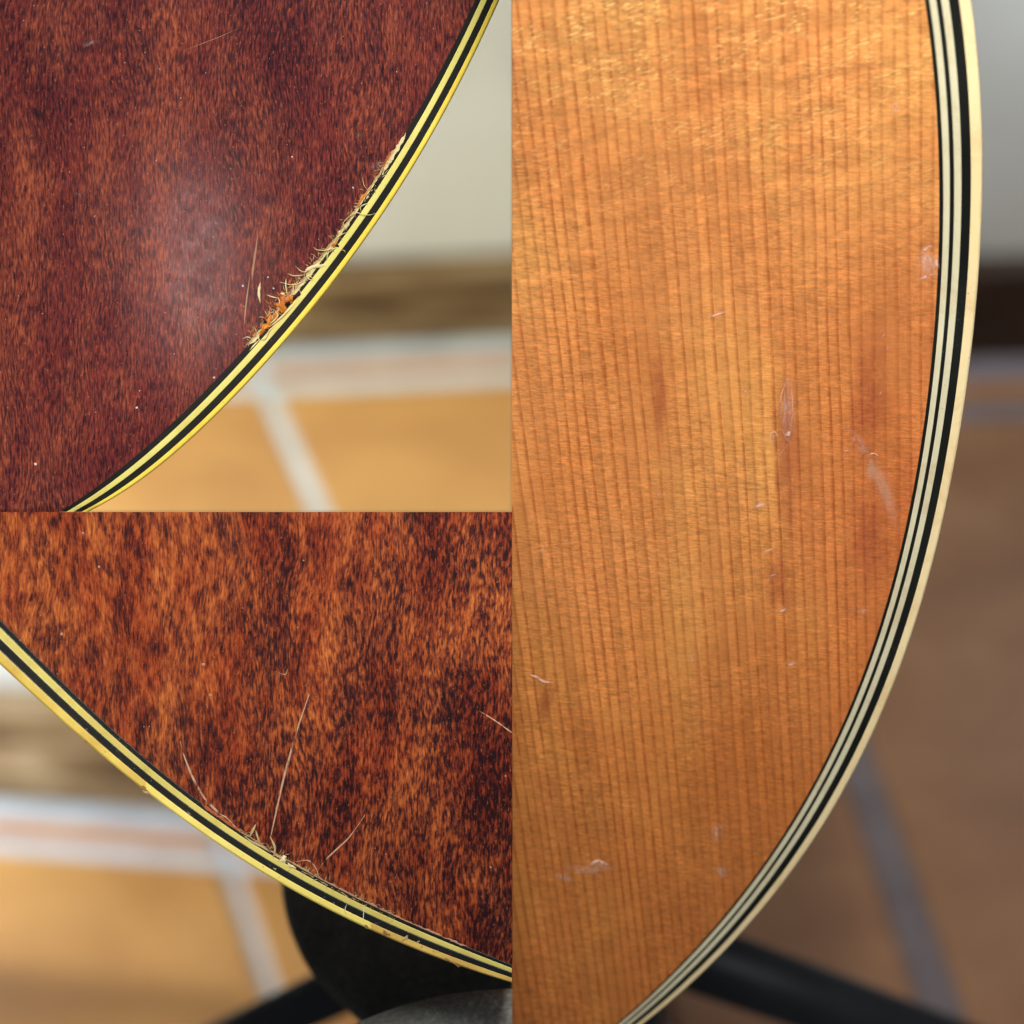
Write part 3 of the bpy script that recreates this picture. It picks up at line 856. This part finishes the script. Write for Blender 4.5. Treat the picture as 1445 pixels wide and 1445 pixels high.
def marks(pl, root, x0, y0, k, lst, name='scratch', mat=None, rad=0.12, flat=0.25):
    for pts in lst: tube(pl, zz(x0, y0, k, pts, 0.02), rad, name, mat, root, flat=flat, taper=(0.1, 0.1))
marks(gA, rA, 300, 330, 8.03, [[(512, 10), (482, 230), (455, 420), (447, 530)]], mat=m_fiber_br, rad=0.24)
marks(gA, rA, 300, 330, 8.03, [[(420, 480), (392, 700), (370, 880), (358, 1030)]], mat=m_fiber_br, rad=0.16)
marks(gA, rA, 300, 330, 8.03, [[(541, 550), (524, 660), (540, 785)]], mat=m_fiber, rad=0.26)
marks(gA, rA, 0, 0, 1, [[(262, 70), (300, 56), (337, 40)]], mat=m_fiber_br, rad=0.05)
blob(gA, 447, 376, 13, 3.4, 'torn_flap', m_fiber, rA, 0.25, R(-14), 0.5)
blob(gA, 436, 380, 5, 3.0, 'torn_flap', m_fiber, rA, 0.25, R(-30), 0.6)
blob(gA, 399, 415, 3, 2.4, 'torn_flap', m_fiber, rA, 0.4)
for x, y, rx, ry, ro, mt, hh in ((398, 430, 6.5, 11, 0.5, m_splinter, 0.55), (404, 424, 6, 5, 0, m_splinter, 0.4), (411, 422, 4.5, 4.5, 0, m_splinter, 0.6),
        (417, 418, 6, 3.5, -0.6, m_hole, 0.62), (406, 428, 2.6, 4, 0.3, m_hole, 0.66), (378, 455, 8, 5.5, -0.7, m_splinter, 0.35), (373, 464, 4.0, 8, 0.7, m_splinter, 0.5),
        (375, 454, 3, 3.5, 0, m_hole, 0.55), (389, 446, 4, 7, 0.5, m_splinter, 0.4), (534, 256, 2.6, 9, 0.6, m_hole, 0.2), (472, 344, 4, 4.5, 0.3, m_splinter, 0.3), (475.5, 346, 2.3, 3.2, 0.3, m_hole, 0.36)):
    blob(gA, x, y, rx, ry, 'splinter', mt, rA, hh, ro, 0.7, 5, 22)
for x, y, rx, ry, ro in ((503, 190, 8, 7, 0.3), (130, 60, 15, 5, -0.25), (112, 275, 7, 6, 0), (533, 232, 14, 6, -0.6)):
    blob(gA, x, y, rx, ry, 'smear', m_haze_grey, rA, 0.03, ro, 0.6)
def specks(pl, root, test, n, seed, mat, lo=0.5, hi=1.1, fixed=()):
    rnd = random.Random(seed); vs = []; fs = []
    pts = list(fixed)
    while len(pts) < n:
        x, y = rnd.uniform(0, 1445), rnd.uniform(0, 1445)
        if test(x, y): pts.append((x, y, rnd.uniform(lo, hi)))
    for x, y, r in pts:
        b = len(vs); a0 = rnd.uniform(0, 6)
        vs.append(pl.P(x, y, 0.00012))
        for j in range(6):
            a = a0+j*math.pi/3; q = r*rnd.uniform(0.6, 1.2)
            vs.append(pl.P(x+math.cos(a)*q, y+math.sin(a)*q, 0.00002))
        for j in range(6): fs.append((b, b+1+(j+1) % 6, b+1+j))
    link('dust_specks', vs, fs, mat, root, kind='stuff')
specks(gA, rA, lambda x, y: y < 715 and x < interp_x(inA, y)-8, 80, 4, m_dust, 0.3, 0.8,
       [(342.5, 403.5, 1.8), (386, 407, 1.5), (378, 391, 1.3), (498, 265, 1.7), (412, 221, 1.4), (50, 655, 2), (302, 533, 1.6), (193, 575, 1.8)])

# ------------------------------------------------------------------ wear on the orange back
def fibB(x0, y0, k, pts, rad, mat=None, h=0.05, **kw):
    tube(gB, zz(x0, y0, k, pts, h), rad, kw.pop('name', 'fiber'), mat or m_crack, rB, flat=0.5, **kw)
fibB(0, 0, 1, [(254, 1046), (259, 1064), (266, 1083), (275, 1103), (290, 1128), (310, 1148), (321, 1155), (339, 1175)], 0.24, name='crack')
fibB(0, 0, 1, [(437, 978), (420, 1028), (407, 1074), (400, 1100), (391, 1140), (382, 1181)], 0.24, name='crack', taper=(0.35, 0.5))
fibB(0, 0, 1, [(381, 1180), (388, 1196), (386, 1210)], 0.24, m_fiber_b, 0.2)
fibB(0, 0, 1, [(515, 1150), (494, 1180), (478, 1196), (462, 1211), (448, 1228)], 0.17, name='crack')
fibB(0, 0, 1, [(418, 1216), (433, 1214), (441, 1219), (447, 1228), (450, 1240)], 0.13)
fibB(0, 0, 1, [(676, 1003), (700, 1018), (722, 1034)], 0.16, name='crack', taper=(0.2, 1.0))
fibB(0, 0, 1, [(388, 947), (402, 952), (406, 944)], 0.10, name='scratch')
fibB(0, 0, 1, [(352, 1182), (357, 1172), (361, 1163)], 0.30, m_fiber_b, 0.3)
fibB(0, 0, 1, [(361, 1172), (364, 1182), (368, 1192)], 0.2, m_fiber_b, 0.2)
fibB(0, 0, 1, [(345, 1180), (356, 1188), (370, 1195), (382, 1203)], 0.20, m_fiber_b, 0.1)
matted(gB, seg_between(inB, 345, 560, 0), 130, 41, m_fiber_b, rB, 4, 4)
ragged(gB, seg_between(inB, 330, 662, 0), 0.5, 1.8, 'torn_lip', m_fiber_br, rB, 0.06, 1.1, 12, _in=(0.4, -1))
ragged(gB, seg_between(inB, 380, 520, 0), -1.5, 4.4, 'torn_lip', m_fiber_b, rB, 0.05, 1.8, 14, _in=(0.4, -1))
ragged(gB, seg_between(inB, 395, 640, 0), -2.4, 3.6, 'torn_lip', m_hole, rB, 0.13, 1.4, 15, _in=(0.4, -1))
ragged(gB, seg_between(inB, 282, 350, 0), 0.5, 3.5, 'torn_lip', m_orange_lac, rB, 0.08, 1.2, 16, _in=(0.4, -1))
blob(gB, 400, 1213, 6, 4, 'torn_flap', m_fiber, rB, 0.3, 0.6, 0.7)
blob(gB, 411, 1222, 5, 3, 'torn_flap', m_fiber, rB, 0.25, 0.6, 0.7)
for x, y, rx, ry, mt in ((572, 1324, 3, 3.6, m_fiber_b), (524, 1306, 4, 2.6, m_haze_grey), (532, 1303, 4, 3, m_haze_grey), (590, 1329, 1.6, 1.5, m_fiber_b), (381, 1221, 1.6, 1.2, m_haze_grey), (388, 1226, 1.6, 1.2, m_fiber_b), (267, 1148, 9, 3.0, m_haze_grey), (204, 1112, 4, 2.2, m_worn), (206, 1118, 5, 1.4, m_fiber_b), (517, 1308, 4, 1.6, m_worn), (545, 1317, 7, 1.6, m_worn), (640, 1359, 9, 1.4, m_worn), (120, 1047, 5, 1.2, m_worn), (595, 1336, 1.2, 1.0, m_fiber_b), (612, 1342, 1.4, 1.0, m_fiber_b)):
    blob(gB, x, y, rx, ry, 'chip', mt, rB, 0.035, 0.6, 0.9)
fibB(0, 0, 1, [(489, 1276), (487, 1284), (489, 1292)], 0.07, m_dust, 0.1)
fibB(0, 0, 1, [(515, 1276), (513, 1290), (513, 1302)], 0.08, m_dust, 0.1)
specks(gB, rB, lambda x, y: x < 715 and 730 < y < interp_y(inB, x)-8, 50, 8, m_fiber_br, 0.5, 1.2,
       [(297, 981, 2.6), (287, 938, 3.0), (87, 895, 2.4), (117, 752, 2), (140, 800, 2), (692, 1224, 2), (713, 1095, 1.6)])
specks(gB, rB, lambda x, y: 20 < x < 715 and interp_y(inB, x)+20 < y < interp_y(outB, x)-9, 60, 18, m_haze_grey, 0.6, 1.3)

# ------------------------------------------------------------------ dents and scratches on the spruce
def dash(p, q, r=0.22, mat=None):
    L_ = math.hypot(p[0]-q[0], p[1]-q[1]); a = math.atan2(q[1]-p[1], q[0]-p[0])
    blob(gC, (p[0]+q[0])/2, (p[1]+q[1])/2, L_*0.56, max(1.2, r*13), 'scratch', m_mark, rC, 0.02, a, 0.7, 4, 20)
for p, q, r in (((1000, 447), (1025, 440), 0.26), ((1256, 463), (1243, 477), 0.13), ((1258, 487), (1248, 494), 0.08), ((1056, 550), (1047, 554), 0.11),
        ((1199, 633), (1190, 639), 0.12), ((1060, 716), (1085, 710), 0.27), ((1074, 779), (1094, 774), 0.14), ((1081, 814), (1101, 809), 0.17),
        ((1095, 864), (1113, 859), 0.22), ((1109, 939), (1126, 935), 0.30), ((1320, 359), (1322, 382), 0.30), ((1296, 358), (1319, 343), 0.20), ((1293, 394), (1322, 386), 0.30),
        ((1240, 560), (1246, 548), 0.07), ((925, 700), (934, 696), 0.08), ((1119, 619), (1090, 653), 0.07), ((760, 780), (770, 770), 0.08)):
    dash(p, q, r)
tube(gC, [(747, 952, .01), (757, 956, .02), (766, 962, .02), (780, 963, .01)], 0.32, 'scratch', m_mark, rC, flat=0.2)
tube(gC, [(832, 1222, .01), (843, 1216, .02), (858, 1221, .01)], 0.45, 'scratch', m_mark, rC, flat=0.2)
for pts, r in (([(1112, 534), (1102, 560), (1101, 595)], 0.10), ([(1116, 540), (1118, 585), (1111, 626)], 0.11), ([(1108, 545), (1107, 580), (1109, 604)], 0.07),
               ([(1088, 622), (1088, 612), (1094, 610), (1097, 617)], 0.14), ([(1104, 604), (1108, 618), (1116, 624)], 0.12), ([(1224, 645), (1231, 640), (1240, 643)], 0.16)):
    tube(gC, [(*p, 0.02) for p in pts], r, 'scratch', m_mark, rC, flat=0.25, taper=(0.1, 0.1))
for x, y, rx, ry, ro, mt in ((1308, 370, 19, 26, 0.15, m_scuff), (1309, 372, 16, 24, 0.2, m_film), (1247, 690, 15, 62, -0.42, m_film), (1112, 590, 10, 34, 0, m_film), (824, 1228, 30, 9, 0.1, m_scuff), (1112, 612, 6, 9, 0.3, m_scuff_lt), (1092, 618, 6, 7, 0, m_scuff), (1111, 575, 14, 50, 0.0, m_scuff),
        (1229, 664, 10, 24, -0.15, m_film), (1212, 625, 12, 26, -0.5, m_scuff), (1264, 152, 8, 11, 0.2, m_scuff), (1212, 862, 15, 6, 0.1, m_scuff),
        (976, 927, 6, 9, 0, m_scuff), (795, 1238, 18, 8, 0.2, m_scuff), (848, 1221, 24, 9, 0, m_scuff), (1012, 1175, 10, 20, 0, m_scuff), (1018, 1230, 9, 14, 0, m_scuff),
        (1110, 640, 34, 130, 0.0, m_bruise), (1225, 560, 46, 120, 0.05, m_bruise), (1225, 760, 40, 90, 0.1, m_bruise), (930, 560, 14, 90, 0, m_bruise), (770, 990, 14, 46, 0.2, m_bruise), (1100, 820, 30, 60, 0, m_bruise)):
    if mt is m_scuff_lt: blob(gC, x, y, rx, ry, 'dent', m_mark, rC, 0.05, ro, 0.7)
    else: blob(gC, x, y, rx, ry, 'scuff', mt, rC, 0.02, ro, 0.4)
